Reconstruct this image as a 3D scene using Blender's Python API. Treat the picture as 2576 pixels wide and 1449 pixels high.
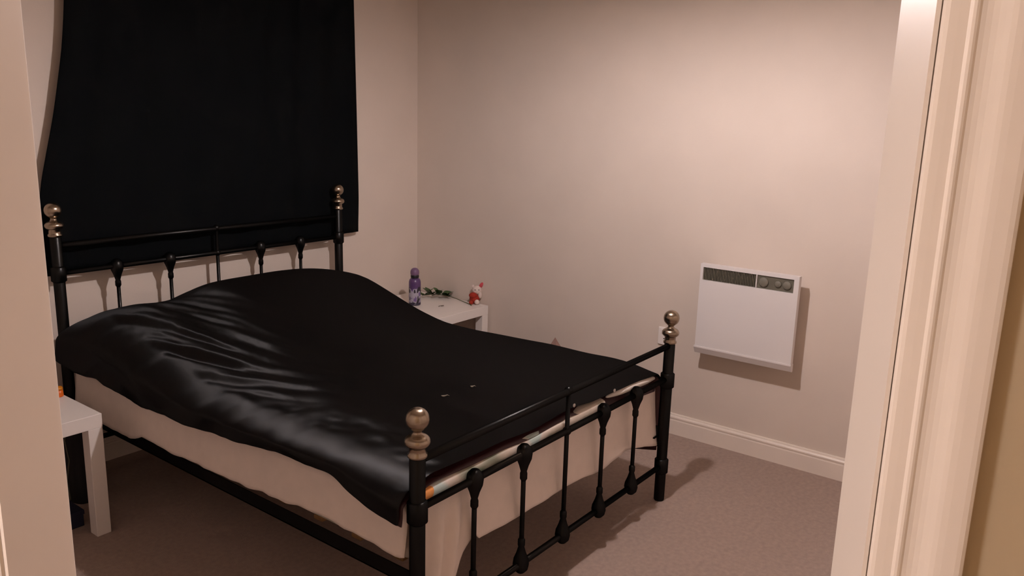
import bpy, bmesh, math, random
from mathutils import Vector, Matrix, noise

# ------------------------------------------------------------------ clear
for o in list(bpy.data.objects):
    bpy.data.objects.remove(o, do_unlink=True)
SC = bpy.context.scene
COL = SC.collection

# ------------------------------------------------------------------ camera
CAM = Vector((-3.4328, -3.3166, 1.4998))
YAW, PITCH, ROLL, FPX = 0.923152, 0.212583, 0.027897, 2017.99
_f = Vector((math.sin(YAW) * math.cos(PITCH), math.cos(YAW) * math.cos(PITCH), -math.sin(PITCH)))
_r = Vector((math.cos(YAW), -math.sin(YAW), 0))
_u = _r.cross(_f)
_r2 = math.cos(ROLL) * _r + math.sin(ROLL) * _u
_u2 = -math.sin(ROLL) * _r + math.cos(ROLL) * _u
cd = bpy.data.cameras.new('camera')
cam = bpy.data.objects.new('camera', cd)
COL.objects.link(cam)
cd.sensor_width = 36.0
cd.lens = 36.0 * FPX / 2576.0
cd.clip_start = 0.02
cam.matrix_world = Matrix(((_r2.x, _u2.x, -_f.x, CAM.x), (_r2.y, _u2.y, -_f.y, CAM.y),
                           (_r2.z, _u2.z, -_f.z, CAM.z), (0, 0, 0, 1)))
SC.camera = cam

# ------------------------------------------------------------------ world, exposure, lamp strengths
W = bpy.data.worlds.new('world')
SC.world = W
W.use_nodes = True
W.node_tree.nodes['Background'].inputs[0].default_value = (0, 0, 0, 1)
W.node_tree.nodes['Background'].inputs[1].default_value = 0.0
vs = SC.view_settings
vs.view_transform = 'Standard'
vs.look = 'None'
vs.gamma = 1.0
vs.use_curve_mapping = False
vs.exposure = 0.0
LAMP_POS = Vector((-1.42, -2.025, 2.0))       # bulb of the bedroom pendant
LAMP_COL, LAMP_STR = (1.0, 0.89, 0.90), 1860.0
HALL_COL, HALL_STR = (1.0, 0.93, 0.98), 310.0

# ------------------------------------------------------------------ helpers
def lin(c):
    return tuple(((v / 255.0) / 12.92 if v <= 10 else ((v / 255.0 + 0.055) / 1.055) ** 2.4) for v in c)

MATS = {}
def mat(name, col, rough=0.6, metal=0.0, var=0.0, vscale=8.0, bump=0.0, bscale=200.0, emit=None,
        spec=None, sheen=0.0, coat=0.0, trans=0.0, aniso=0.0, bdist=0.002):
    if name in MATS:
        return MATS[name]
    m = bpy.data.materials.new(name)
    m.use_nodes = True
    nt = m.node_tree
    b = nt.nodes['Principled BSDF']
    b.inputs['Base Color'].default_value = (*col, 1)
    b.inputs['Roughness'].default_value = rough
    b.inputs['Metallic'].default_value = metal
    if spec is not None:
        b.inputs['Specular IOR Level'].default_value = spec
    if sheen:
        b.inputs['Sheen Weight'].default_value = sheen
        b.inputs['Sheen Roughness'].default_value = 0.4
    if coat:
        b.inputs['Coat Weight'].default_value = coat
    if trans:
        b.inputs['Transmission Weight'].default_value = trans
    if aniso:
        b.inputs['Anisotropic'].default_value = aniso
    tc = nt.nodes.new('ShaderNodeTexCoord')
    if var:
        n = nt.nodes.new('ShaderNodeTexNoise')
        n.inputs['Scale'].default_value = vscale
        n.inputs['Detail'].default_value = 6
        r = nt.nodes.new('ShaderNodeValToRGB')
        r.color_ramp.elements[0].position = 0.3
        r.color_ramp.elements[1].position = 0.7
        r.color_ramp.elements[0].color = (*[c * (1 - var) for c in col], 1)
        r.color_ramp.elements[1].color = (*[min(1, c * (1 + var)) for c in col], 1)
        nt.links.new(tc.outputs['Object'], n.inputs['Vector'])
        nt.links.new(n.outputs['Fac'], r.inputs['Fac'])
        nt.links.new(r.outputs['Color'], b.inputs['Base Color'])
    if bump:
        n2 = nt.nodes.new('ShaderNodeTexNoise')
        n2.inputs['Scale'].default_value = bscale
        n2.inputs['Detail'].default_value = 4
        bp = nt.nodes.new('ShaderNodeBump')
        bp.inputs['Strength'].default_value = bump
        bp.inputs['Distance'].default_value = bdist
        nt.links.new(tc.outputs['Object'], n2.inputs['Vector'])
        nt.links.new(n2.outputs['Fac'], bp.inputs['Height'])
        nt.links.new(bp.outputs['Normal'], b.inputs['Normal'])
    if emit:
        b.inputs['Emission Color'].default_value = (*emit[0], 1)
        b.inputs['Emission Strength'].default_value = emit[1]
    MATS[name] = m
    return m

def obj(name, bm, m, parent=None, smooth=False, loc=None):
    me = bpy.data.meshes.new(name)
    bmesh.ops.recalc_face_normals(bm, faces=bm.faces[:])
    bm.to_mesh(me)
    bm.free()
    if smooth:
        for p in me.polygons:
            p.use_smooth = True
    me.materials.append(m)
    o = bpy.data.objects.new(name, me)
    COL.objects.link(o)
    if loc is not None:
        o.location = loc
    if parent is not None:
        o.parent = parent
    return o

def thing(name, label, cat, loc=(0, 0, 0), group=None):
    o = bpy.data.objects.new(name, None)
    o.empty_display_size = 0.05
    COL.objects.link(o)
    o.location = loc
    tag(o, label, cat, group)
    return o

def tag(o, label, cat, group=None):
    o['label'] = label
    o['category'] = cat
    if group:
        o['group'] = group
    return o

def struct(name, bm, m, label=None, parent=None, smooth=False):
    o = obj(name, bm, m, parent, smooth)
    if parent is None:
        o['kind'] = 'structure'
        if label:
            o['label'] = label
    return o

def box(bm, lo, hi, bev=0.0, seg=2):
    r = bmesh.ops.create_cube(bm, size=1.0)
    vv = r['verts']
    for v in vv:
        v.co = Vector((lo[i] + (v.co[i] + 0.5) * (hi[i] - lo[i]) for i in range(3)))
    if bev:
        es = list({e for v in vv for e in v.link_edges})
        bmesh.ops.bevel(bm, geom=es, offset=bev, segments=seg, affect='EDGES', profile=0.5)
    return bm

def B(lo, hi, bev=0.0, seg=2):
    return box(bmesh.new(), lo, hi, bev, seg)

def lathe(bm, prof, segs=24, org=(0, 0, 0), axis='z'):
    org = Vector(org)
    rings = []
    for (r, z) in prof:
        ring = []
        if r < 1e-6:
            ring = [bm.verts.new(P(axis, 0, 0, z) + org)]
        else:
            for i in range(segs):
                a = 2 * math.pi * i / segs
                ring.append(bm.verts.new(P(axis, r * math.cos(a), r * math.sin(a), z) + org))
        rings.append(ring)
    for a, b in zip(rings, rings[1:]):
        for i in range(segs):
            j = (i + 1) % segs
            if len(a) == 1 and len(b) == 1:
                continue
            if len(a) == 1:
                bm.faces.new((a[0], b[i], b[j]))
            elif len(b) == 1:
                bm.faces.new((a[i], a[j], b[0]))
            else:
                bm.faces.new((a[i], a[j], b[j], b[i]))
    for ring in (rings[0], rings[-1]):
        if len(ring) > 2:
            bm.faces.new(ring)
    return bm

def P(axis, a, b, c):
    return Vector((a, b, c)) if axis == 'z' else Vector((c, a, b)) if axis == 'x' else Vector((a, c, b))

def sph(bm, c, r, seg=20, rings=12, sc=(1, 1, 1), rot=None):
    q = bmesh.ops.create_uvsphere(bm, u_segments=seg, v_segments=rings, radius=1.0)
    for v in q['verts']:
        p = Vector((v.co.x * r * sc[0], v.co.y * r * sc[1], v.co.z * r * sc[2]))
        if rot is not None:
            p = rot @ p
        v.co = p + Vector(c)
    return bm

def tube(bm, pts, rad, segs=10, cap=True):
    pts = [Vector(p) for p in pts]
    n = len(pts)
    rings = []
    for i, p in enumerate(pts):
        t = (pts[min(i + 1, n - 1)] - pts[max(i - 1, 0)]).normalized()
        ref = Vector((0, 0, 1)) if abs(t.z) < 0.9 else Vector((1, 0, 0))
        a = t.cross(ref).normalized()
        b = t.cross(a)
        r = rad[i] if isinstance(rad, (list, tuple)) else rad
        rings.append([bm.verts.new(p + a * r * math.cos(2 * math.pi * k / segs) + b * r * math.sin(2 * math.pi * k / segs))
                      for k in range(segs)])
    for A, C in zip(rings, rings[1:]):
        for k in range(segs):
            bm.faces.new((A[k], A[(k + 1) % segs], C[(k + 1) % segs], C[k]))
    if cap:
        bm.faces.new(rings[0])
        bm.faces.new(rings[-1])
    return bm

def prism(bm, poly, z0, z1):
    a = [bm.verts.new((p[0], p[1], z0)) for p in poly]
    b = [bm.verts.new((p[0], p[1], z1)) for p in poly]
    bm.faces.new(a)
    bm.faces.new(b)
    n = len(poly)
    for i in range(n):
        bm.faces.new((a[i], a[(i + 1) % n], b[(i + 1) % n], b[i]))
    return bm

def sweep2(bm, prof, fn, ends):
    """profile points mapped by fn(p, s) at the given ends"""
    rings = [[bm.verts.new(fn(p, s)) for p in prof] for s in ends]
    n = len(prof)
    for A, C in zip(rings, rings[1:]):
        for k in range(n):
            bm.faces.new((A[k], A[(k + 1) % n], C[(k + 1) % n], C[k]))
    bm.faces.new(rings[0])
    bm.faces.new(rings[-1])
    return bm

def grid(bm, nu, nv, fn):
    vv = [[bm.verts.new(fn(i / (nu - 1), j / (nv - 1))) for j in range(nv)] for i in range(nu)]
    for i in range(nu - 1):
        for j in range(nv - 1):
            bm.faces.new((vv[i][j], vv[i + 1][j], vv[i + 1][j + 1], vv[i][j + 1]))
    return vv

def lerp(a, b, t):
    return a + (b - a) * t

def sstep(a, b, x):
    t = max(0.0, min(1.0, (x - a) / (b - a)))
    return t * t * (3 - 2 * t)

def interp(tab, x):
    """piecewise smooth interpolation on a sorted table of (x, y)"""
    if x <= tab[0][0]:
        return tab[0][1]
    for (x0, y0), (x1, y1) in zip(tab, tab[1:]):
        if x <= x1:
            return lerp(y0, y1, (x - x0) / (x1 - x0))
    return tab[-1][1]

def nz(x, y, z=0.0):
    return noise.noise(Vector((x, y, z)))

# ------------------------------------------------------------------ materials
WALL = lin((218, 204, 192))
M_wall = mat('wall_paint', WALL, 0.75, var=0.03, vscale=3, bump=0.15, bscale=120)
M_hall = mat('hall_wall_paint', lin((188, 168, 138)), 0.75, var=0.03, vscale=3, bump=0.15, bscale=120)
M_ceil = mat('ceiling_paint', lin((240, 234, 224)), 0.8, var=0.02, bump=0.1)
M_gloss = mat('gloss_trim_paint', lin((236, 223, 211)), 0.38, var=0.02, vscale=6, bump=0.08, bscale=40)
M_carpet = mat('carpet_pile', lin((180, 158, 146)), 0.95, var=0.09, vscale=60, bump=0.9, bscale=420, bdist=0.006)
M_nickel = mat('brushed_nickel', (0.36, 0.29, 0.22), 0.25, metal=1.0, var=0.06, vscale=30, aniso=0.5)
M_sheet = mat('cream_cotton', lin((236, 222, 212)), 0.85, var=0.03, vscale=20, bump=0.2, bscale=300)
M_maroon = mat('maroon_satin', (0.035, 0.004, 0.006), 0.5)
M_insert = mat('white_duvet_filling', lin((225, 215, 205)), 0.9, bump=0.2, bscale=90)
M_curtain = mat('black_curtain_cloth', (0.0022, 0.0030, 0.0037), 0.85, bump=0.2, bscale=500, spec=0.06)
M_white = mat('white_laminate', lin((240, 232, 226)), 0.35, var=0.01)
M_heater = mat('white_heater_enamel', lin((226, 220, 218)), 0.45, bump=0.1, bscale=500)
M_grille = mat('grey_grille_plastic', lin((112, 106, 92)), 0.5)
M_grdark = mat('dark_grille_slot', lin((52, 50, 42)), 0.7)
M_dial = mat('grey_dial_plastic', lin((112, 108, 97)), 0.55)

def dark_gloss(name, base, refl, rough, bump=0.0, bscale=35.0, bdist=0.004, aniso=0.0, tan=None):
    m = bpy.data.materials.new(name)
    m.use_nodes = True
    nt = m.node_tree
    nt.nodes.remove(nt.nodes['Principled BSDF'])
    d = nt.nodes.new('ShaderNodeBsdfDiffuse'); d.inputs['Color'].default_value = (*base, 1)
    g = nt.nodes.new('ShaderNodeBsdfGlossy'); g.inputs['Color'].default_value = (*refl, 1); g.inputs['Roughness'].default_value = rough
    if tan:
        g.inputs['Anisotropy'].default_value = aniso
        v = nt.nodes.new('ShaderNodeCombineXYZ')
        for i in range(3):
            v.inputs[i].default_value = tan[i]
        nt.links.new(v.outputs[0], g.inputs['Tangent'])
    a = nt.nodes.new('ShaderNodeAddShader')
    nt.links.new(d.outputs[0], a.inputs[0]); nt.links.new(g.outputs[0], a.inputs[1])
    nt.links.new(a.outputs[0], nt.nodes['Material Output'].inputs['Surface'])
    tc = nt.nodes.new('ShaderNodeTexCoord')
    n = nt.nodes.new('ShaderNodeTexNoise'); n.inputs['Scale'].default_value = bscale; n.inputs['Detail'].default_value = 4
    b = nt.nodes.new('ShaderNodeBump'); b.inputs['Strength'].default_value = bump; b.inputs['Distance'].default_value = bdist
    nt.links.new(tc.outputs['Object'], n.inputs['Vector']); nt.links.new(n.outputs['Fac'], b.inputs['Height'])
    nt.links.new(b.outputs['Normal'], g.inputs['Normal']); nt.links.new(b.outputs['Normal'], d.inputs['Normal'])
    return m
M_satin = dark_gloss('black_satin', (0.0018, 0.0018, 0.0019), (0.019, 0.019, 0.0195), 0.46, 0.10, 28, 0.004, 0.68, (1, 0, 0))   # satin weave: sheen drawn out along the bed
M_black = dark_gloss('black_bed_enamel', (0.0016, 0.0016, 0.0016), (0.018, 0.018, 0.018), 0.33, 0.05, 60)

# ------------------------------------------------------------------ room shell
H = 2.40
N = Vector((math.sin(math.radians(62)), math.cos(math.radians(62)), 0))     # through the doorway, into the bedroom
S = Vector((math.cos(math.radians(62)), -math.sin(math.radians(62)), 0))    # to the right along the door wall
C0 = Vector((CAM.x, CAM.y, 0))
def D(u, w, z=0.0):
    return C0 + S * u + N * w + Vector((0, 0, z))
UL, UR = -0.609, 0.1967        # faces of the door linings
WH, WR = 0.649, 0.7275         # hall face and room face of the door wall
HEAD = 2.02
YF, XL = -3.60, -3.20          # front and left walls
uA = (XL - D(0, WR).x) / S.x   # where the door wall meets the left wall
uB = (YF - D(0, WR).y) / S.y   # where it meets the front wall
uA2 = -2.00
uB2 = 1.00

struct('floor', prism(bmesh.new(), [(0.1, 0.1), (-5.2, 0.1), (-5.2, -5.2), (0.1, -5.2)], -0.05, 0.0), M_carpet,
       'beige carpeted floor')
struct('ceiling', prism(bmesh.new(), [(0.1, 0.1), (-5.2, 0.1), (-5.2, -5.2), (0.1, -5.2)], H, H + 0.05), M_ceil)
struct('wall_back', B((XL - 0.1, 0, 0), (0.0, 0.1, H)), M_wall, 'magnolia bedroom wall behind the headboard')
struct('wall_right', B((0, YF - 0.1, 0), (0.1, 0.1, H)), M_wall, 'magnolia bedroom wall with the panel heater')
aL = D(uA, WR)
struct('wall_left', B((XL - 0.1, aL.y, 0), (XL, 0.0, H)), M_wall)
bF = D(uB, WR)
struct('wall_front', B((bF.x, YF - 0.1, 0), (0.0, YF, H)), M_wall)

def dquad(u0, u1, w0, w1):
    return [D(u0, w0), D(u1, w0), D(u1, w1), D(u0, w1)]
# door wall: two leaves of plaster, bedroom side and hall side, with the opening between
LT = 0.025
def door_wall(name, w0, w1, m, ua, ub):
    bm = bmesh.new()
    prism(bm, dquad(ua, UL - LT, w0, w1), 0, H)
    prism(bm, dquad(UR + LT, ub, w0, w1), 0, H)
    prism(bm, dquad(UL - LT, UR + LT, w0, w1), HEAD + LT, H)
    struct(name, bm, m)
wm = (WH + WR) / 2
door_wall('wall_door', wm, WR, M_wall, uA, uB)
door_wall('wall_hall_front', WH, wm, M_hall, uA2 - 0.1, uB2 + 0.1)
struct('wall_hall_left', prism(bmesh.new(), dquad(uA2 - 0.1, uA2, -1.5, WH), 0, H), M_hall)
struct('wall_hall_right', prism(bmesh.new(), dquad(uB2, uB2 + 0.1, -1.5, WH), 0, H), M_hall)
struct('wall_hall_back', prism(bmesh.new(), dquad(uA2 - 0.1, uB2 + 0.1, -1.6, -1.5), 0, H), M_hall)

# door linings
struct('trim_1', prism(prism(bmesh.new(), dquad(UR, UR + 0.0034, WH - 0.0095, WH + 0.003), 0, HEAD), dquad(UR, UR + LT, WH + 0.003, WR), 0, HEAD + LT), M_gloss, 'painted door lining on the latch side')
struct('trim_2', prism(prism(bmesh.new(), dquad(UL - 0.0034, UL, WH - 0.0095, WH + 0.003), 0, HEAD), dquad(UL - LT, UL, WH + 0.003, WR), 0, HEAD + LT), M_gloss, 'painted door lining on the hinge side')
struct('trim_3', prism(bmesh.new(), dquad(UL, UR, WH, WR), HEAD, HEAD + LT), M_gloss)
# architraves: stepped moulding, profile (across, depth)
AP = [(0.0, 0.0), (0.0, 0.009), (0.0015, 0.0115), (0.004, 0.0125), (0.010, 0.0130), (0.0165, 0.0132), (0.0185, 0.0148), (0.0205, 0.0152),
      (0.0225, 0.0146), (0.0245, 0.0134), (0.028, 0.0130), (0.032, 0.0132), (0.036, 0.0140), (0.040, 0.0152), (0.0435, 0.0164), (0.047, 0.0172),
      (0.052, 0.0176), (0.062, 0.0176), (0.066, 0.0170), (0.069, 0.0155), (0.0705, 0.0130), (0.071, 0.010), (0.071, 0.0)]
GAP = 0.0046
def arch_v(name, sgn, w, face, label=None):
    u0 = (UR + GAP) if sgn > 0 else (UL - GAP)
    bm = bmesh.new()
    sweep2(bm, AP, lambda p, s: D(u0 + sgn * p[0], w - face * p[1], s if s < 1 else s + p[0]), [0.0, HEAD + GAP])
    struct(name, bm, M_gloss, label)
arch_v('trim_4', 1, WH, 1, 'moulded white door architrave beside the latch lining')
arch_v('trim_5', -1, WH, 1, 'moulded white door architrave beside the hinge lining')
arch_v('trim_6', 1, WR, -1)
arch_v('trim_7', -1, WR, -1)
for nm, w, face in (('trim_8', WH, 1), ('trim_9', WR, -1)):
    bm = bmesh.new()
    rings = []
    for q in (-1, 1):
        rings.append([bm.verts.new(D((UR + GAP + p[0]) if q > 0 else (UL - GAP - p[0]), w - face * p[1], HEAD + GAP + p[0])) for p in AP])
    n = len(AP)
    for k in range(n):
        bm.faces.new((rings[0][k], rings[0][(k + 1) % n], rings[1][(k + 1) % n], rings[1][k]))
    bm.faces.new(rings[0]); bm.faces.new(rings[1])
    struct(nm, bm, M_gloss)

# skirting boards with a torus groove
SK = [(0, 0), (0.016, 0), (0.016, 0.070), (0.0145, 0.074), (0.0145, 0.078), (0.0165, 0.081), (0.0165, 0.087), (0.013, 0.092),
      (0.0085, 0.0935), (0.008, 0.098), (0.006, 0.102), (0.0, 0.102)]
def skirt(name, a, b, nrm, label=None):
    a, b, nrm = Vector(a), Vector(b), Vector(nrm)
    bm = bmesh.new()
    sweep2(bm, SK, lambda p, s: lerp(a, b, s) + nrm * p[0] + Vector((0, 0, p[1])), [0.0, 1.0])
    struct(name, bm, M_gloss, label)
skirt('baseboard_right', (0, YF, 0), (0, 0, 0), (-1, 0, 0), 'white moulded skirting board under the panel heater')
skirt('baseboard_back', (XL, 0, 0), (-0.0166, 0, 0), (0, -1, 0), 'white moulded skirting board behind the bed')
skirt('baseboard_left', (XL, aL.y + 0.02, 0), (XL, -0.0166, 0), (1, 0, 0))
skirt('baseboard_front', (bF.x + 0.02, YF, 0), (-0.0166, YF, 0), (0, 1, 0))
skirt('baseboard_door', D(UR + 0.074, WR), D(uB - 0.02, WR), N)

# ------------------------------------------------------------------ lamps
def pendant():
    t = thing('pendant_lamp', 'pendant lamp with a fabric shade hanging from the bedroom ceiling', 'lamp',
              (LAMP_POS.x, LAMP_POS.y, H))
    z = LAMP_POS.z - H
    obj('ceiling_rose', lathe(bmesh.new(), [(0.045, 0), (0.045, -0.012), (0.03, -0.025), (0.006, -0.03)], 24), M_white, t, True)
    obj('cord', tube(bmesh.new(), [(0, 0, -0.028), (0, 0, z + 0.10)], 0.003, 8), M_white, t)
    obj('bulb_holder', lathe(bmesh.new(), [(0.006, z + 0.12), (0.018, z + 0.11), (0.02, z + 0.048), (0.016, z + 0.045)], 20), M_white, t, True)
    bp = [(0.012, 0.045), (0.014, 0.035), (0.024, 0.02), (0.029, 0.0), (0.027, -0.012), (0.019, -0.023), (0.008, -0.029), (0.0, -0.03)]
    obj('bulb', lathe(bmesh.new(), [(r, z + q) for r, q in bp], 20),
        mat('lit_bulb', (1, 0.9, 0.8), 0.4, emit=(LAMP_COL, LAMP_STR)), t, True)
    sm = mat('lamp_shade_fabric', lin((214, 196, 170)), 0.9, bump=0.1, bscale=300)
    # translucent cloth shade
    nt = sm.node_tree
    b = nt.nodes['Principled BSDF']
    tr = nt.nodes.new('ShaderNodeBsdfTranslucent')
    tr.inputs['Color'].default_value = (0.85, 0.70, 0.55, 1)
    mx = nt.nodes.new('ShaderNodeMixShader')
    mx.inputs['Fac'].default_value = 0.5
    out = nt.nodes['Material Output']
    nt.links.new(b.outputs[0], mx.inputs[1])
    nt.links.new(tr.outputs[0], mx.inputs[2])
    nt.links.new(mx.outputs[0], out.inputs['Surface'])
    bm = bmesh.new()
    segs = 40
    for i in range(segs):
        a0, a1 = 2 * math.pi * i / segs, 2 * math.pi * (i + 1) / segs
        q = []
        for (r, zz, a) in ((0.14, z - 0.012, a0), (0.14, z - 0.012, a1), (0.09, z + 0.13, a1), (0.09, z + 0.13, a0)):
            q.append(bm.verts.new((r * math.cos(a), r * math.sin(a), zz)))
        bm.faces.new(q)
    bmesh.ops.remove_doubles(bm, verts=bm.verts[:], dist=1e-5)
    obj('shade', bm, sm, t, True)
    fr = bmesh.new()
    for k in range(3):
        a = 2 * math.pi * k / 3
        tube(fr, [(0.015 * math.cos(a), 0.015 * math.sin(a), z + 0.11), (0.09 * math.cos(a), 0.09 * math.sin(a), z + 0.13)], 0.0015, 6)
    obj('shade_carrier', fr, M_white, t)
pendant()

def hall_light():
    p = D(-1.50, -0.80)
    t = thing('ceiling_light', 'round opal glass ceiling light in the hall', 'lamp', (p.x, p.y, H))
    obj('base_plate', lathe(bmesh.new(), [(0.14, 0), (0.14, -0.02), (0.125, -0.024)], 32), M_white, t, True)
    obj('diffuser', lathe(bmesh.new(), [(0.125, -0.022), (0.125, -0.04), (0.10, -0.068), (0.06, -0.084), (0.0, -0.09)], 32),
        mat('lit_opal_glass', (1, 1, 1), 0.3, emit=(HALL_COL, HALL_STR)), t, True)
hall_light()

# ------------------------------------------------------------------ bed frame
BXL, BXR, BYH, BYF = -2.0724, -0.6786, -0.0885, -2.005
BAL = [-1.845, -1.615, -1.385, -1.157, -0.925]
bed = thing('double_bed', 'black metal double bed frame with nickel ball finials on its posts', 'bed', (-1.3755, -1.05, 0))
BO = Vector((-1.3755, -1.05, 0))
def L3(x, y, z):
    return Vector((x, y, z)) - BO

def post(x, y, zk, collars):
    """zk: height of the finial ball's centre; the post ends below it"""
    zt = zk - 0.100
    bm = bmesh.new()
    lathe(bm, [(0.019, 0.0), (0.021, 0.004), (0.021, zt - 0.004), (0.018, zt)], 20, L3(x, y, 0))
    p = obj('post', bm, M_black, bed, True)
    for zc in collars:
        cb = bmesh.new()
        lathe(cb, [(0.021, zc - 0.032), (0.0275, zc - 0.026), (0.0275, zc + 0.026), (0.021, zc + 0.032)], 20, L3(x, y, 0))
        obj('collar', cb, M_black, p, True)
    fb = bmesh.new()
    prof = [(0.021, zt - 0.002), (0.0255, zt + 0.002), (0.0255, zt + 0.008), (0.0215, zt + 0.012), (0.0215, zt + 0.017)]
    # squat bulge, neck and ball
    for k in range(9):
        a = -0.9 + 1.95 * k / 8
        prof.append((0.0335 * math.cos(a * 1.02) ** 0.9 if abs(a) < 1.5 else 0.01, zk - 0.058 + 0.020 * math.sin(a)))
    prof += [(0.012, zk - 0.036), (0.011, zk - 0.031), (0.0145, zk - 0.0275)]
    for k in range(1, 13):
        a = -1.12 + (1.12 + math.pi / 2) * k / 12
        prof.append((max(0.0, 0.0305 * math.cos(a)) if k < 12 else 0.0, zk + 0.0305 * math.sin(a)))
    lathe(fb, prof, 32, L3(x, y, 0))
    obj('finial', fb, M_nickel, p, True)

for x in (BXL, BXR):
    post(x, BYF, 0.755, (0.147, 0.505))
    post(x, BYH, 1.097, (0.147, 0.85))

def rail(x0, x1, y, z, r):
    obj('rail', tube(bmesh.new(), [L3(x0, y, z), L3(x1, y, z)], r, 14), M_black, bed, True)
for y, zt, zm in ((BYF, 0.645, 0.512), (BYH, 0.962, 0.853)):
    rail(BXL + 0.015, BXR - 0.015, y, zt, 0.0115)
    rail(BXL + 0.015, BXR - 0.015, y, zm, 0.0105)
    rail(BXL + 0.015, BXR - 0.015, y, 0.147, 0.0105)
    for i, x in enumerate(BAL):
        mid = i == 2
        bt = obj('baluster', tube(bmesh.new(), [L3(x, y, 0.147), L3(x, y, zt if mid else zm)], 0.0075, 12), M_black, bed, True)
        # cast hubs where bars meet
        hb = bmesh.new()
        lathe(hb, [(0.0075, 0.235), (0.0115, 0.228), (0.0115, 0.212), (0.0095, 0.205), (0.015, 0.185), (0.0235, 0.163), (0.0255, 0.147),
                   (0.022, 0.130), (0.012, 0.119), (0.0, 0.116)], 16, L3(x, y, 0))
        obj('hub', hb, M_black, bt, True)
        if not mid:
            hb = bmesh.new()
            lathe(hb, [(0.0075, zm - 0.088), (0.0115, zm - 0.081), (0.0115, zm - 0.065), (0.0095, zm - 0.058), (0.015, zm - 0.038),
                       (0.0235, zm - 0.016), (0.0255, zm), (0.022, zm + 0.017), (0.012, zm + 0.028), (0.0, zm + 0.031)], 16, L3(x, y, 0))
            obj('hub', hb, M_black, bt, True)
        else:
            hb = bmesh.new()
            sph(hb, L3(x, y, zm), 0.0145, 14, 10)
            obj('hub', hb, M_black, bt, True)
            obj('hub', sph(bmesh.new(), L3(x, y, zt + 0.004), 0.0145, 14, 10), M_black, bt, True)
for x in (BXL + 0.012, BXR - 0.012):
    sx = 1 if x < BO.x else -1
    bm = bmesh.new()
    box(bm, L3(min(x, x + sx * 0.004), BYF + 0.015, 0.27), L3(max(x, x + sx * 0.004), BYH - 0.015, 0.315))
    box(bm, L3(min(x, x + sx * 0.035), BYF + 0.015, 0.27), L3(max(x, x + sx * 0.035), BYH - 0.015, 0.274))
    obj('side_rail', bm, M_black, bed)
sl = B(L3(-2.02, -0.02, 0.298), L3(-0.73, 0.02, 0.312), 0.003)
slat_me = None
slat_m = mat('pine_slat', lin((170, 130, 85)), 0.7, var=0.15, vscale=12)
for k in range(11):
    y = -0.2 - k * 0.168
    if slat_me is None:
        o = obj('slat', sl, slat_m, bed)
        slat_me = o.data
        for v in slat_me.vertices:
            v.co.y += BO.y
    else:
        o = bpy.data.objects.new('slat', slat_me)
        COL.objects.link(o)
        o.parent = bed
    o.location = (0, y - BO.y, 0)

# ------------------------------------------------------------------ mattress and sheet
ml = B((-2.04, -1.945, 0.313), (-0.71, -0.125, 0.497), 0.035, 4)
tag(obj('mattress', ml, mat('mattress_ticking', lin((215, 205, 190)), 0.9, bump=0.2, bscale=60), smooth=True),
    'double mattress lying on the black bed frame under the cream sheet', 'mattress')

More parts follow.
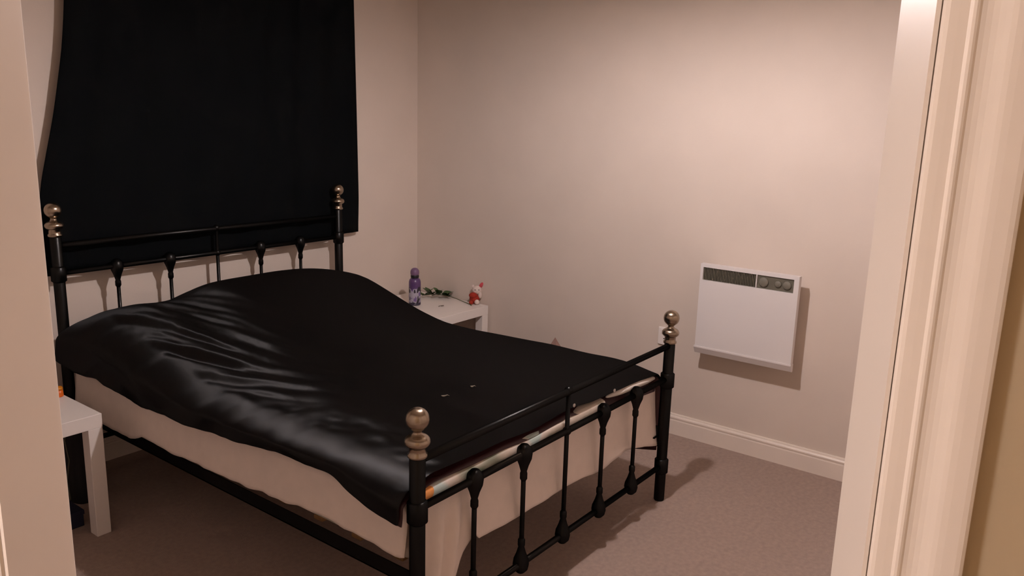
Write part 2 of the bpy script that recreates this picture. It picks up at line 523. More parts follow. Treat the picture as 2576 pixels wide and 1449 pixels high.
# sheet: flat on top, hanging over the left side, the foot and the right side
SX0, SX1, SY0, SY1, SZ = -2.052, -0.698, -1.957, -0.12, 0.503
hem_side = [(-2.0, 0.372), (-1.93, 0.345), (-1.84, 0.350), (-1.61, 0.364), (-1.30, 0.342), (-1.04, 0.330), (-0.82, 0.322),
            (-0.65, 0.334), (-0.55, 0.300), (-0.30, 0.30), (-0.1, 0.31)]
hem_foot = [(-2.06, 0.16), (-1.99, 0.13), (-1.93, 0.17), (-1.87, 0.285), (-1.83, 0.345), (-1.80, 0.300), (-1.766, 0.292), (-1.561, 0.281),
            (-1.29, 0.282), (-1.109, 0.262), (-0.94, 0.276), (-0.80, 0.250), (-0.69, 0.215)]
def build_sheet():
    bm = bmesh.new()
    nl, nt_, ny = 14, 40, 110
    # long strip: left hang, top, right hang
    def fn(a, b):
        y = lerp(SY0, SY1, b)
        k = a * (2 * nl + nt_)
        wav = 0.010 * nz(y * 5, 1.3) + 0.006 * nz(y * 13, 4.1)
        hem = interp(hem_side, y) + 0.006 * nz(y * 16, 9)
        if k <= nl:
            t = 1 - k / nl                      # 0 at the top edge, 1 at the hem
            rnd = min(1, t / 0.12)
            x = SX0 + 0.022 * (1 - math.sin(rnd * math.pi / 2)) - 0.018 * t ** 1.3 + wav * t
            z = lerp(SZ, hem, t) - 0.0
            return Vector((x, y, z))
        if k >= nl + nt_:
            t = (k - nl - nt_) / nl
            rnd = min(1, t / 0.12)
            x = SX1 - 0.022 * (1 - math.sin(rnd * math.pi / 2)) + 0.004 * t + wav * 0.5 * t
            z = lerp(SZ, 0.32, t)
            return Vector((x, y, z))
        t = (k - nl) / nt_
        x = lerp(SX0 + 0.022, SX1 - 0.022, t)
        return Vector((x, y, SZ))
    grid(bm, 2 * nl + nt_ + 1, ny, fn)
    # foot drop, with a loose corner by the near post
    nx, nd = 120, 22
    def ff(a, b):
        x = lerp(SX0 - 0.012, SX1 + 0.016, a)
        hem = interp(hem_foot, x) + 0.012 * sstep(-1.84, -1.76, x) + 0.004 * nz(x * 14, 3.3)
        t = b
        z = lerp(SZ, hem, t)
        loose = sstep(-1.80, -1.95, x)
        y = SY0 - 0.012 * math.sin(min(1, t / 0.15) * math.pi / 2) + 0.012
        y -= (0.026 * t ** 1.2) + t * (0.007 * nz(x * 4, 7.7) + 0.004 * nz(x * 11 + z * 6, 2.2))
        fold = math.sin((x + 2.05) * 75 + t * 6.0)
        y -= loose * (0.006 * t + 0.036 * (0.5 + 0.5 * fold) * math.sin(math.pi * min(1, t * 1.05)))
        lip = math.exp(-((x + 1.835) / 0.022) ** 2)      # turned-out selvedge
        y -= 0.012 * lip * sstep(0.35, 0.9, t)
        return Vector((x, y, z))
    grid(bm, nx, nd, ff)
    bmesh.ops.remove_doubles(bm, verts=bm.verts[:], dist=0.0015)
    o = obj('bed_sheet', bm, M_sheet, smooth=True)
    md = o.modifiers.new('thick', 'SOLIDIFY')
    md.thickness = 0.003
    md.offset = 1
    tag(o, 'cream cotton sheet hanging over the sides and foot of the mattress', 'sheet')
build_sheet()

# patterned blanket edge between sheet and duvet at the foot
def blanket_mat():
    m = mat('floral_blanket_print', lin((196, 196, 184)), 0.9, bump=0.2, bscale=200)
    nt = m.node_tree
    b = nt.nodes['Principled BSDF']
    tc = nt.nodes['Texture Coordinate']
    n1 = nt.nodes.new('ShaderNodeTexNoise'); n1.inputs['Scale'].default_value = 5.0; n1.inputs['Detail'].default_value = 2
    r1 = nt.nodes.new('ShaderNodeValToRGB')
    e = r1.color_ramp.elements
    e[0].position = 0.36; e[0].color = (*lin((120, 128, 108)), 1)
    e[1].position = 0.44; e[1].color = (*lin((214, 198, 182)), 1)
    e2 = e.new(0.54); e2.color = (*lin((226, 212, 200)), 1)
    e3 = e.new(0.60); e3.color = (*lin((196, 212, 206)), 1)
    v = nt.nodes.new('ShaderNodeVectorMath'); v.operation = 'DISTANCE'; v.inputs[1].default_value = (-2.012, -1.988, 0.532)   # one printed orange flower
    lt = nt.nodes.new('ShaderNodeMath'); lt.operation = 'LESS_THAN'; lt.inputs[1].default_value = 0.020
    mx = nt.nodes.new('ShaderNodeMix'); mx.data_type = 'RGBA'
    mx.inputs['B'].default_value = (*lin((238, 160, 90)), 1)
    nt.links.new(tc.outputs['Object'], n1.inputs['Vector'])
    nt.links.new(tc.outputs['Object'], v.inputs[0])
    nt.links.new(n1.outputs['Fac'], r1.inputs['Fac'])
    nt.links.new(v.outputs['Value'], lt.inputs[0])
    nt.links.new(lt.outputs[0], mx.inputs['Factor'])
    nt.links.new(r1.outputs['Color'], mx.inputs['A'])
    nt.links.new(mx.outputs['Result'], b.inputs['Base Color'])
    return m
def build_blanket():
    bm = bmesh.new()
    def fn(a, b):
        x = lerp(-2.045, -1.12, a)
        s = b * 0.36
        wob = 0.006 * nz(x * 6, 5.0)
        top = 0.545 + 0.006 * nz(x * 5, 1.0)
        if s < 0.28:
            return Vector((x, -1.70 - s, top - 0.010 * sstep(0.2, 0.28, s)))
        q = (s - 0.28) / 0.08
        return Vector((x, -1.980 - 0.006 * math.sin(q * math.pi / 2) + wob * 0.3, top - 0.010 - q * (0.030 + wob * 0.5)))
    grid(bm, 90, 30, fn)
    o = obj('patterned_blanket', bm, blanket_mat(), smooth=True)
    md = o.modifiers.new('thick', 'SOLIDIFY'); md.thickness = 0.006; md.offset = 1
    tag(o, 'pale floral patterned blanket edge showing between black duvet and cream sheet', 'blanket')
build_blanket()

# ------------------------------------------------------------------ duvet
hemL = [(-2.02, 0.500), (-1.985, 0.478), (-1.925, 0.484), (-1.835, 0.508), (-1.725, 0.540), (-1.50, 0.534), (-1.224, 0.509), (-0.978, 0.494),
        (-0.727, 0.486), (-0.479, 0.500), (-0.423, 0.516), (-0.267, 0.503), (-0.12, 0.52)]
hemR = [(-1.99, 0.22), (-1.90, 0.20), (-1.83, 0.19), (-1.70, 0.27), (-1.4, 0.33), (-0.8, 0.35), (-0.1, 0.36)]
edgeR = [(-2.0, 0.530), (-1.955, 0.538), (-1.88, 0.552), (-1.79, 0.557), (-1.68, 0.552), (-1.48, 0.555), (-1.246, 0.545), (-1.04, 0.534),
         (-0.867, 0.534), (-0.686, 0.568), (-0.523, 0.614), (-0.353, 0.662), (-0.234, 0.676), (-0.10, 0.66)]
edgeL = [(-2.0, 0.560), (-1.9, 0.572), (-1.6, 0.578), (-1.3, 0.572), (-1.0, 0.572), (-0.75, 0.600), (-0.5, 0.640), (-0.3, 0.655), (-0.1, 0.62)]
mid_ = [(-2.0, 0.563), (-1.9, 0.578), (-1.5, 0.580), (-1.2, 0.578), (-0.95, 0.588), (-0.75, 0.640), (-0.55, 0.715), (-0.35, 0.768), (-0.22, 0.765), (-0.10, 0.70)]
footz = [(-2.08, 0.560), (-2.0, 0.580), (-1.83, 0.572), (-1.70, 0.572), (-1.547, 0.560), (-1.34, 0.572), (-1.2, 0.556), (-1.05, 0.552), (-0.89, 0.548), (-0.70, 0.532)]
DXL, DXR = -2.112, -0.677
RL = 0.12
def smooth_tab(tab, x, h=0.05):
    return (interp(tab, x - h) + 2 * interp(tab, x) + interp(tab, x + h)) / 4

def duvet_top(x, y):
    """height of the lying part"""
    t = (x - DXL) / (DXR - DXL)
    eL, eR, mz = smooth_tab(edgeL, y), smooth_tab(edgeR, y), smooth_tab(mid_, y, 0.07)
    base = lerp(eL, eR, t)
    arch = (mz - lerp(eL, eR, 0.5)) * (1 - abs(2 * t - 1) ** 2.6)
    z = base + arch
    # dip between the two pillows, more on the left one
    head = sstep(-0.75, -0.4, y)
    z -= head * (0.030 * math.exp(-((x + 1.70) / 0.13) ** 2))
    z += head * 0.012 * math.exp(-((x + 1.93) / 0.1) ** 2)
    # soft creases running from the pillows down towards the left edge
    lw = sstep(-1.35, -1.85, x)
    d = (x + 2.1) * 1.0 + (y + 0.4) * 0.42
    env = lw * sstep(-1.55, -0.9, y) * sstep(-0.12, -0.45, y)
    z += env * (0.016 * nz(d * 15, y * 2.0, 0.3) + 0.009 * nz(d * 34, y * 4.5, 5.1))
    # lumps along the left shoulder and slight ripples on the flat
    z += 0.010 * lw * sstep(-0.8, -1.2, y) * nz(x * 9, y * 5, 2.0)
    # crumpled satin in the upper left and along the left shoulder
    cx_ = lerp(-1.90, -2.03, sstep(-1.80, -1.05, y))
    band = math.exp(-((x - cx_) / 0.085) ** 2) * sstep(-0.95, -1.15, y)
    blob = math.exp(-((x + 1.86) / 0.17) ** 2) * sstep(-1.15, -0.85, y) * sstep(-0.10, -0.35, y)
    cr = 0.0070 * nz(x * 15 + y * 4, y * 11, 1.7) + 0.0032 * nz(x * 32 + y * 6, y * 24, 6.2)
    z += (1.25 * band + 0.85 * blob) * cr
    z += 0.004 * nz(x * 3.5, y * 3.5, 8.0)
    return z

def duvet_fn(off, hem_add, foot_add):
    NL, NT, NR = 18, 84, 16
    def fn(a, b):
        y = lerp(-1.987, -0.118, b ** 0.92)
        k = a * (NL + NT + NR)
        f = sstep(-1.93, -1.99, y)                    # the foot end sags
        if k <= NL:
            t = 1 - k / NL
            h0 = duvet_top(DXL + RL, y) - off
            hem = interp(hemL, y) + 0.004 * nz(y * 22, 1.0) + hem_add
            bul = 0.012 * nz(y * 6, 3.0, t * 1.5)
            ang = min(1.0, t / 0.55)
            x = DXL + RL - RL * math.sin(ang * math.pi / 2) - 0.012 * t + bul * t + off * ang
            z = lerp(h0, hem, t ** 1.25 if t < 1 else 1.0)
            z = lerp(z, interp(footz, x) + foot_add * 0.030, f * (1 - sstep(0.25, 0.5, t)))
            return Vector((x, y, z))
        if k >= NL + NT:
            t = (k - NL - NT) / NR
            h0 = duvet_top(DXR - 0.05, y) - off
            hem = interp(hemR, y) + hem_add
            ang = min(1.0, t / 0.35)
            x = DXR - 0.05 + 0.05 * math.sin(ang * math.pi / 2) + 0.008 * nz(y * 6, 5.0) * t - off * ang
            z = lerp(h0, hem, t ** 1.35)
            return Vector((x, y, z))
        t = (k - NL) / NT
        x = lerp(DXL + RL, DXR - 0.05, t)
        z = duvet_top(x, y) - off
        zf = smooth_tab(footz, x, 0.03) + foot_add * lerp(0.028, 0.066, sstep(-1.35, -1.05, x))
        if f > 0:
            z = lerp(z, zf, f)
        return Vector((x, y, z))
    return fn, NL + NT + NR + 1

fn, nu = duvet_fn(0.0, 0.0, 0.0)
bm = bmesh.new()
grid(bm, nu, 150, fn)
duv = obj('duvet', bm, M_satin, smooth=True)
md = duv.modifiers.new('thick', 'SOLIDIFY'); md.thickness = 0.003; md.offset = 0
md = duv.modifiers.new('smooth', 'SUBSURF'); md.levels = 1; md.render_levels = 1
tag(duv, 'black satin duvet spread over the bed with maroon underside', 'duvet')
fn2, nu = duvet_fn(0.014, -0.008, -1.0)
bm = bmesh.new()
vv = grid(bm, nu, 150, lambda a, b: fn2(a, b) + Vector((0, 0.002, 0)))
lo = obj('lining', bm, M_maroon, duv, True)
lo['label'] = 'maroon underside of the duvet cover'
md = lo.modifiers.new('thick', 'SOLIDIFY'); md.thickness = 0.003; md.offset = 0
# white filling peeping out of the open end
bm = bmesh.new()
def ins(a, b):
    x = lerp(-1.09, -0.712, a)
    e = math.sin(a * math.pi) ** 0.5
    ang = b * 2 * math.pi
    z = smooth_tab(footz, x, 0.03) - 0.016 + 0.003 * nz(x * 12, 2.0)
    return Vector((x, -1.970 - 0.021 * e * math.cos(ang), z + (0.0150 * e + 0.0005) * math.sin(ang)))
grid(bm, 40, 14, ins)
bmesh.ops.remove_doubles(bm, verts=bm.verts[:], dist=1e-5)
io = obj('filling', bm, M_insert, duv, True)
io['label'] = 'white filling showing at the open end'
mb = mat('pearl_button', lin((210, 205, 200)), 0.2)
for x in (-1.335, -1.075):
    bz = smooth_tab(footz, x, 0.03) + 0.012
    obj('button', lathe(bmesh.new(), [(0.0, -0.002), (0.006, -0.002), (0.0065, 0.0), (0.005, 0.002), (0.0, 0.0015)], 12, (x, -1.996, bz), 'y'), mb, duv, True)

# two specks of fluff on the satin
mf = mat('grey_fluff', lin((118, 108, 95)), 1.0)
for i, (x, y, l) in enumerate(((-1.553, -1.631, 0.028), (-1.417, -1.636, 0.02))):
    z = duvet_top(x, y)
    bm = bmesh.new()
    pts = [(x + q * l * 0.9, y - q * l * 0.5, z + 0.0035 + 0.002 * math.sin(q * 9)) for q in (-0.5, -0.25, 0, 0.25, 0.5)]
    tube(bm, pts, [0.0015, 0.004, 0.0025, 0.0015, 0.0008], 6)
    tag(obj('fluff', bm, mf, smooth=True), 'bigger speck of pale fluff on the black duvet' if i == 0 else 'smaller faint speck of pale fluff on the black duvet', 'fluff')

# ------------------------------------------------------------------ curtain and its rail
def build_curtain():
    bm = bmesh.new()
    zt, zb = 2.235, 0.838
    left = [(0.80, -2.13), (0.93, -2.118), (1.18, -2.092), (1.45, -2.02), (1.70, -1.968), (1.875, -1.945), (2.24, -1.925)]
    right = [(0.80, -0.500), (0.87, -0.501), (1.036, -0.495), (1.5, -0.505), (2.05, -0.518), (2.24, -0.522)]
    def fn(a, b):
        z = lerp(zb - 0.006 * nz(a * 7, 2.0) + 0.020 * sstep(0.86, 0.95, a), zt, b)
        x = lerp(smooth_tab(left, z, 0.06), smooth_tab(right, z, 0.06), a)
        amp = lerp(0.015, 0.020, b)
        ph = a * 46 + 1.2 * math.sin(a * 9) + 0.5 * nz(a * 6, z * 0.8)
        edge = sstep(0, 0.04, a) * sstep(1, 0.97, a)
        y = -0.036 - lerp(0.010, 0.03, b) * 0.5 - amp * (0.55 * math.sin(ph) + 0.35 * nz(a * 12, z * 1.2, 4)) * edge
        return Vector((x, min(y, -0.012), z))
    grid(bm, 220, 40, fn)
    o = obj('curtain', bm, M_curtain, smooth=True)
    md = o.modifiers.new('thick', 'SOLIDIFY'); md.thickness = 0.003; md.offset = 0
    tag(o, 'black curtain hanging over the window above the headboard', 'curtain')
build_curtain()
t = thing('curtain_rail', 'white curtain rail fixed to the wall above the black curtain', 'rail', (-1.25, 0, 2.25))
obj('track', B((-0.85, -0.065, -0.012), (0.85, -0.045, 0.012), 0.003), M_white, t)
for x in (-0.7, 0.0, 0.7):
    obj('bracket', B((x - 0.012, -0.05, -0.02), (x + 0.012, 0.0, 0.02), 0.003), M_white, t)

# ------------------------------------------------------------------ white side tables
def side_table(cx, cy, label):
    t = thing('side_table', label, 'table', (cx, cy, 0), 'white square side tables')
    h = 0.275
    obj('table_top', B((-h, -h, 0.40), (h, h, 0.45), 0.0012, 1), M_white, t)
    for sx in (-1, 1):
        for sy in (-1, 1):
            x0, x1 = sorted((sx * h, sx * (h - 0.05)))
            y0, y1 = sorted((sy * h, sy * (h - 0.05)))
            obj('leg', B((x0 + 0.0005, y0 + 0.0005, 0.0), (x1 - 0.0005, y1 - 0.0005, 0.4), 0.001, 1), M_white, t)
    return t
side_table(-2.195 - 0.275, -0.612 + 0.275, 'white square side table with an orange tub on it')
side_table(-0.0185 - 0.275, -0.570 + 0.275, 'white square side table holding a purple bottle and a green stem')

# ------------------------------------------------------------------ things on the right table
def bottle():
    x, y, z = -0.285, -0.258, 0.4502
    t = thing('body_spray_bottle', 'purple and silver spray bottle with a round purple cap', 'bottle', (x, y, z))
    m = mat('bottle_print', lin((92, 66, 128)), 0.3)
    nt = m.node_tree
    b = nt.nodes['Principled BSDF']
    tc = nt.nodes['Texture Coordinate']
    sp = nt.nodes.new('ShaderNodeSeparateXYZ')
    n1 = nt.nodes.new('ShaderNodeTexNoise'); n1.inputs['Scale'].default_value = 55; n1.inputs['Detail'].default_value = 1
    mp = nt.nodes.new('ShaderNodeMapping'); mp.inputs['Scale'].default_value = (1, 1, 0.45)
    r1 = nt.nodes.new('ShaderNodeValToRGB')
    r1.color_ramp.interpolation = 'CONSTANT'
    e = r1.color_ramp.elements
    e[0].position = 0.0; e[0].color = (*lin((44, 38, 52)), 1)
    e[1].position = 0.47; e[1].color = (*lin((176, 170, 186)), 1)
    e2 = e.new(0.60); e2.color = (*lin((118, 96, 150)), 1)
    ad = nt.nodes.new('ShaderNodeMath'); ad.operation = 'MULTIPLY_ADD'
    ad.inputs[1].default_value = 0.05; 
    gt = nt.nodes.new('ShaderNodeMath'); gt.operation = 'GREATER_THAN'; gt.inputs[1].default_value = 0.122
    mx = nt.nodes.new('ShaderNodeMix'); mx.data_type = 'RGBA'
    mx.inputs['B'].default_value = (*lin((92, 66, 112)), 1)
    nt.links.new(tc.outputs['Object'], mp.inputs['Vector'])
    nt.links.new(mp.outputs[0], n1.inputs['Vector'])
    nt.links.new(tc.outputs['Object'], sp.inputs[0])
    nt.links.new(n1.outputs['Fac'], r1.inputs['Fac'])
    nt.links.new(n1.outputs['Fac'], ad.inputs[0])
    nt.links.new(sp.outputs['Z'], ad.inputs[2])
    nt.links.new(ad.outputs[0], gt.inputs[0])
    nt.links.new(gt.outputs[0], mx.inputs['Factor'])
    nt.links.new(r1.outputs['Color'], mx.inputs['A'])
    nt.links.new(mx.outputs['Result'], b.inputs['Base Color'])
    obj('body', lathe(bmesh.new(), [(0.030, 0.012), (0.0335, 0.017), (0.0335, 0.115), (0.033, 0.130), (0.030, 0.142), (0.024, 0.149), (0.018, 0.152)], 28), m, t, True)
    obj('base_ring', lathe(bmesh.new(), [(0.0, 0.0), (0.031, 0.0), (0.033, 0.003), (0.033, 0.012), (0.030, 0.0135)], 28),
        mat('dark_violet_plastic', lin((48, 42, 60)), 0.4), t, True)
    obj('neck', lathe(bmesh.new(), [(0.019, 0.150), (0.023, 0.154), (0.023, 0.168), (0.020, 0.172)], 24),
        mat('black_plastic', (0.01, 0.009, 0.012), 0.4), t, True)
    obj('cap', lathe(bmesh.new(), [(0.0225, 0.169), (0.0245, 0.176), (0.0245, 0.186), (0.0225, 0.195), (0.017, 0.203), (0.009, 0.2075), (0.0, 0.2085)], 24),
        mat('purple_cap_plastic', lin((120, 92, 124)), 0.4), t, True)
bottle()

def leaf_bm(L, w, curl):
    bm = bmesh.new()
    def fn(a, b):
        s = (b - 0.5) * 2
        wid = w * math.sin(math.pi * min(1, a * 0.97 + 0.03)) ** 0.8 * (1 + 0.06 * math.sin(a * 40))
        return Vector((a * L, s * wid, -curl * a * a + 0.18 * wid * abs(s)))
    grid(bm, 9, 5, fn)
    return bm
def rose():
    t = thing('rose_stem', 'leafy green flower stem lying on the side table behind the bottle', 'plant', (-0.06, -0.30, 0.4502))
    O = Vector((-0.06, -0.30, 0.4502))
    mg = mat('leaf_green', lin((58, 82, 44)), 0.4, var=0.3, vscale=40)
    ms = mat('stem_green', lin((70, 78, 38)), 0.5)
    pts = [(-0.096, -0.512, 0.4545), (-0.080, -0.49, 0.4535), (-0.066, -0.45, 0.454), (-0.058, -0.40, 0.458), (-0.050, -0.35, 0.462),
           (-0.045, -0.30, 0.466), (-0.055, -0.25, 0.468), (-0.09, -0.205, 0.468), (-0.135, -0.17, 0.465)]
    st = obj('stem', tube(bmesh.new(), [Vector(p) - O for p in pts], [0.0022] * 4 + [0.002] * 5, 8), ms, t, True)
    random.seed(4)
    base = [(-0.046, -0.29, 0.466, 60, 0.30), (-0.048, -0.28, 0.468, 175, 0.9), (-0.050, -0.26, 0.468, 250, 0.35), (-0.060, -0.245, 0.470, 110, 0.9),
            (-0.070, -0.23, 0.470, 30, 0.25), (-0.085, -0.21, 0.470, 200, 0.6), (-0.095, -0.20, 0.470, 80, 1.0), (-0.11, -0.19, 0.468, 290, 0.25),
            (-0.12, -0.18, 0.467, 150, 0.4), (-0.055, -0.255, 0.470, 330, 0.5), (-0.10, -0.195, 0.470, 130, 1.25), (-0.046, -0.295, 0.466, 230, 0.8),
            (-0.13, -0.172, 0.466, 240, 0.5), (-0.075, -0.225, 0.47, 300, 1.1), (-0.09, -0.207, 0.47, 165, 1.5), (-0.062, -0.24, 0.47, 205, 1.2),
            (-0.115, -0.185, 0.468, 340, 0.9), (-0.052, -0.27, 0.468, 320, 0.6),
            (-0.08, -0.215, 0.47, 240, 0.4), (-0.07, -0.235, 0.468, 190, 0.3), (-0.1, -0.2, 0.47, 260, 0.8), (-0.055, -0.262, 0.468, 215, 0.5),
            (-0.12, -0.182, 0.467, 280, 0.6), (-0.065, -0.24, 0.472, 145, 1.3)]
    for i, (x, y, z, a, up) in enumerate(base):
        o = obj('leaf', leaf_bm(random.uniform(0.046, 0.062), random.uniform(0.017, 0.023), random.uniform(0.002, 0.012)), mg, t, True)
        o.location = Vector((x, y, z)) - O
        o.rotation_euler = (random.uniform(-0.4, 0.4), -up * 0.7, math.radians(a))
rose()

def toy():
    # small soft toy, plain stand-in
    x, y, z = -0.034, -0.488, 0.4502
    t = thing('soft_toy', 'small white soft toy in red with a pink ear', 'toy', (x, y, z))
    w = mat('white_plush', lin((222, 204, 194)), 0.95, bump=0.3, bscale=300)
    r = mat('red_felt', lin((160, 44, 24)), 0.9, bump=0.2, bscale=300)
    pk = mat('pink_plush', lin((206, 84, 92)), 0.95, bump=0.3, bscale=300)
    # local axes: sideways to the viewer
    s = Vector((0.70, -0.714, 0)); f = Vector((-0.714, -0.70, 0))
    def q(a, b, c):
        return s * a + f * b + Vector((0, 0, c))
    t.scale = (1.15, 1.15, 1.12)
    obj('body', sph(bmesh.new(), q(-0.004, 0.0, 0.026), 0.025, sc=(1.0, 1.0, 1.0)), r, t, True)
    obj('body_front', sph(bmesh.new(), q(-0.012, 0.010, 0.045), 0.019, sc=(1.1, 1.1, 0.8)), r, t, True)
    obj('head', sph(bmesh.new(), q(0.008, -0.008, 0.068), 0.024, sc=(1.05, 1.0, 0.95)), w, t, True)
    obj('ear', sph(bmesh.new(), q(-0.012, -0.004, 0.088), 0.009, sc=(1, 0.6, 1)), w, t, True)
    obj('ear', sph(bmesh.new(), q(0.028, -0.010, 0.092), 0.014, sc=(0.75, 0.6, 1.3), rot=Matrix.Rotation(0.5, 3, 'X')), pk, t, True)
    obj('foot', sph(bmesh.new(), q(0.006, 0.024, 0.014), 0.0125), w, t, True)
    obj('foot', sph(bmesh.new(), q(-0.022, 0.020, 0.011), 0.011), r, t, True)
    obj('arm', sph(bmesh.new(), q(0.022, 0.006, 0.046), 0.012, sc=(0.8, 0.8, 1.5)), w, t, True)
    e = mat('black_bead', (0.01, 0.008, 0.008), 0.2)
    for a in (-0.005, 0.013):
        obj('eye', sph(bmesh.new(), q(a + 0.002, 0.0145, 0.074), 0.0024, 10, 8), e, t, True)
toy()

bm = bmesh.new()
tube(bm, [(-0.235, -0.392, 0.4525), (-0.222, -0.388, 0.4532), (-0.208, -0.390, 0.4525), (-0.196, -0.396, 0.4520), (-0.203, -0.400, 0.4524),
          (-0.220, -0.398, 0.453)], 0.0016, 6)
tag(obj('hair_grip', bm, mat('grey_wire', lin((110, 100, 90)), 0.4, metal=0.6), smooth=True), 'small grey hair grip lying on the white side table', 'hair grip')

# ------------------------------------------------------------------ orange tub, left table
t = thing('orange_tub', 'small orange plastic tub on the white side table by the headboard', 'tub', (-2.215, -0.335, 0.4502))
obj('body', lathe(bmesh.new(), [(0.0, 0.0), (0.015, 0.0), (0.0165, 0.002), (0.0145, 0.026)], 20), mat('orange_plastic', lin((226, 106, 22)), 0.4), t, True)
obj('lid', lathe(bmesh.new(), [(0.0155, 0.026), (0.0155, 0.032), (0.013, 0.036), (0.0, 0.0365)], 20), mat('amber_lid_plastic', lin((214, 130, 22)), 0.4), t, True)

# under the left table: black bag, navy box, charging lead
def bag():
    t = thing('black_bag', 'black fabric bag standing between the bed and the white side table', 'bag', (-2.128, -0.235, 0))
    bm = bmesh.new()
    def fn(a, b):
        an = a * 2 * math.pi
        z = b * 0.30
        k = 1 - 0.25 * b ** 2 + 0.05 * nz(math.cos(an) * 2, math.sin(an) * 2, z * 8)
        c, s_ = math.cos(an), math.sin(an)
        ex = 0.55
        px = math.copysign(abs(c) ** ex, c) * 0.055 * k
        py = math.copysign(abs(s_) ** ex, s_) * 0.10 * (1 - 0.35 * b ** 1.5)
        return Vector((px, py, z))
    vv = grid(bm, 41, 14, fn)
    bm.faces.new([vv[i][0] for i in range(40)])
    bm.faces.new([vv[i][13] for i in range(40)])
    bmesh.ops.remove_doubles(bm, verts=bm.verts[:], dist=1e-5)
    mk = mat('black_canvas', (0.008, 0.008, 0.009), 0.85, bump=0.3, bscale=200)
    obj('bag_body', bm, mk, t, True)
    for s_ in (-1, 1):
        obj('handle', tube(bmesh.new(), [(s_ * 0.03, -0.05, 0.29), (s_ * 0.033, -0.045, 0.33), (s_ * 0.034, 0, 0.345), (s_ * 0.033, 0.045, 0.33), (s_ * 0.03, 0.05, 0.29)], 0.006, 8), mk, t, True)
bag()
t = thing('navy_box', 'low navy blue box on the carpet under the side table', 'box', (-2.325, -0.435, 0))
mnv = mat('navy_card', lin((22, 26, 52)), 0.6)
obj('tray', B((-0.12, -0.06, 0.0), (0.09, 0.06, 0.045), 0.002), mnv, t)
obj('lid', B((-0.123, -0.063, 0.0455), (0.093, 0.063, 0.062), 0.002), mnv, t)
lead = [(-2.235, -0.36, 0.004), (-2.215, -0.35, 0.05), (-2.222, -0.352, 0.12), (-2.207, -0.35, 0.20), (-2.216, -0.35, 0.28), (-2.203, -0.345, 0.36), (-2.208, -0.34, 0.397)]
tag(obj('charging_lead', tube(bmesh.new(), lead, 0.0022, 8), mat('grey_lead', lin((90, 88, 70)), 0.5), smooth=True),
    'thin grey charging lead hanging under the white side table', 'cable')

# ------------------------------------------------------------------ pointed paper bag between bed and wall
t = thing('paper_bag', 'brown-pink paper bag with a pointed top standing between bed and wall', 'bag', (-0.12, -1.098, 0))
mp_ = mat('brown_paper', lin((150, 118, 108)), 0.85, var=0.1, vscale=30, bump=0.2, bscale=60)
bm = bmesh.new()
a = 0.052
q0 = [bm.verts.new((sx * a, sy * a, 0.0)) for sx, sy in ((-1, -1), (1, -1), (1, 1), (-1, 1))]
q1 = [bm.verts.new((sx * a, sy * a, 0.27)) for sx, sy in ((-1, -1), (1, -1), (1, 1), (-1, 1))]
for i in range(4):
    bm.faces.new((q0[i], q0[(i + 1) % 4], q1[(i + 1) % 4], q1[i]))
bm.faces.new(q0)
obj('bag_body', bm, mp_, t)
bm = bmesh.new()
q1 = [bm.verts.new((sx * a, sy * a, 0.27)) for sx, sy in ((-1, -1), (1, -1), (1, 1), (-1, 1))]
ap = bm.verts.new((0, 0, 0.388))
for i in range(4):
    bm.faces.new((q1[i], q1[(i + 1) % 4], ap))
obj('folded_top', bm, mp_, t)

# ------------------------------------------------------------------ panel heater
HY0, HY1, HZ0, HZ1, HX = -2.293, -1.853, 0.455, 0.873, -0.100
t = thing('panel_heater', 'white electric panel heater mounted on the wall above the skirting', 'heater', (0, (HY0 + HY1) / 2, HZ0))
HO = Vector((0, (HY0 + HY1) / 2, HZ0))
def hb(lo, hi, bev=0.0, seg=2):
    return B(Vector(lo) - HO, Vector(hi) - HO, bev, seg)
# casing with a recess for grille and controls
GZ0, GZ1 = 0.800, 0.858
GY0, GYD, GY1 = -2.272, -2.112, -1.866
bm = bmesh.new()
HB = HX + 0.028
for lo, hi in (((HX, HY0, HZ0 + 0.036), (HB, HY1, GZ0)), ((HX, HY0, GZ1), (HB, HY1, HZ1)),
               ((HX, HY0, GZ0), (HB, GY0, GZ1)), ((HX, GY1, GZ0), (HB, HY1, GZ1)), ((HX + 0.012, GY0, GZ0), (HB, GY1, GZ1))):
    box(bm, Vector(lo) - HO, Vector(hi) - HO)
bmesh.ops.remove_doubles(bm, verts=bm.verts[:], dist=1e-5)
obj('casing', bm, M_heater, t)
obj('rear_body', hb((HB, HY0 + 0.035, HZ0 + 0.03), (-0.012, HY1 - 0.035, HZ1 - 0.035)), M_heater, t)
obj('divider', hb((HX - 0.001, GYD - 0.002, GZ0), (HX + 0.012, GYD + 0.002, GZ1)), M_heater, t)
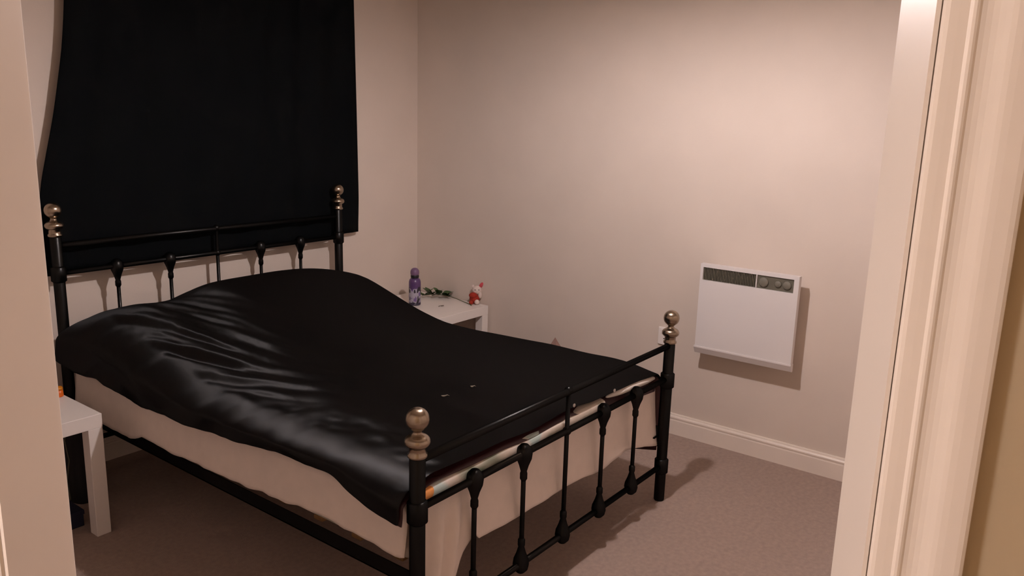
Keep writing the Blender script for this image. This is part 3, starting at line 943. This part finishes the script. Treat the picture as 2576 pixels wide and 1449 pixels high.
# lower lip, chamfered back
LP = [(HX - 0.003, HZ0 + 0.037), (HX - 0.003, HZ0 + 0.030), (HX + 0.012, HZ0 + 0.002), (HX + 0.018, HZ0), (HB, HZ0), (HB, HZ0 + 0.037)]
bm = bmesh.new()
sweep2(bm, LP, lambda p, s: Vector((p[0], s, p[1])) - HO, [HY0 - 0.002, HY1 + 0.004])
obj('lower_lip', bm, M_heater, t)
obj('wall_bracket', hb((-0.012, HY0 + 0.05, HZ0 + 0.05), (0.0, HY1 - 0.05, HZ1 - 0.05)), M_grille, t)
obj('grille_back', hb((HX + 0.0095, GYD + 0.003, GZ0 + 0.001), (HX + 0.0118, GY1 - 0.001, GZ1 - 0.001)), M_grdark, t)
sm_ = None
ns = 34
for k in range(ns):
    yy = lerp(GYD + 0.006, GY1 - 0.004, k / (ns - 1))
    if sm_ is None:
        o = obj('grille_slat', hb((HX + 0.003, HO.y - 0.0013, GZ0 + 0.001), (HX + 0.0095, HO.y + 0.0013, GZ1 - 0.001)), M_grille, t)
        sm_ = o.data
    else:
        o = bpy.data.objects.new('grille_slat', sm_)
        COL.objects.link(o)
        o.parent = t
    o.location = (0, yy - HO.y, 0)
cp = obj('control_panel', hb((HX + 0.006, GY0 + 0.001, GZ0 + 0.001), (HX + 0.0118, GYD - 0.003, GZ1 - 0.001)), mat('control_panel_plastic', lin((98, 94, 82)), 0.5), t)
for yy, rr in ((-2.142, 0.021), (-2.205, 0.014), (-2.243, 0.018)):
    d_ = obj('dial', lathe(bmesh.new(), [(rr, 0.0), (rr, -0.005), (rr * 0.85, -0.007), (0, -0.007)], 24, Vector((HX + 0.006, yy, 0.829)) - HO, 'x'), M_dial, cp, True)

# ------------------------------------------------------------------ wall socket behind the far bed post
t = thing('wall_socket', 'white switched wall socket behind the bed post on the heater wall', 'socket', (0, -1.664, 0.477))
obj('face_plate', B((-0.0095, -0.043, -0.043), (0.0, 0.043, 0.043), 0.003, 2), M_white, t)
obj('rocker_switch', B((-0.0125, 0.014, 0.012), (-0.009, 0.028, 0.034), 0.001), M_white, t)
mh = mat('socket_hole', (0.01, 0.01, 0.01), 0.8)
for y0, z0, w_, h_ in ((-0.003, 0.010, 0.006, 0.010), (-0.014, -0.014, 0.008, 0.005), (0.006, -0.014, 0.008, 0.005)):
    obj('pin_hole', B((-0.0099, y0, z0), (-0.0093, y0 + w_, z0 + h_)), mh, t)
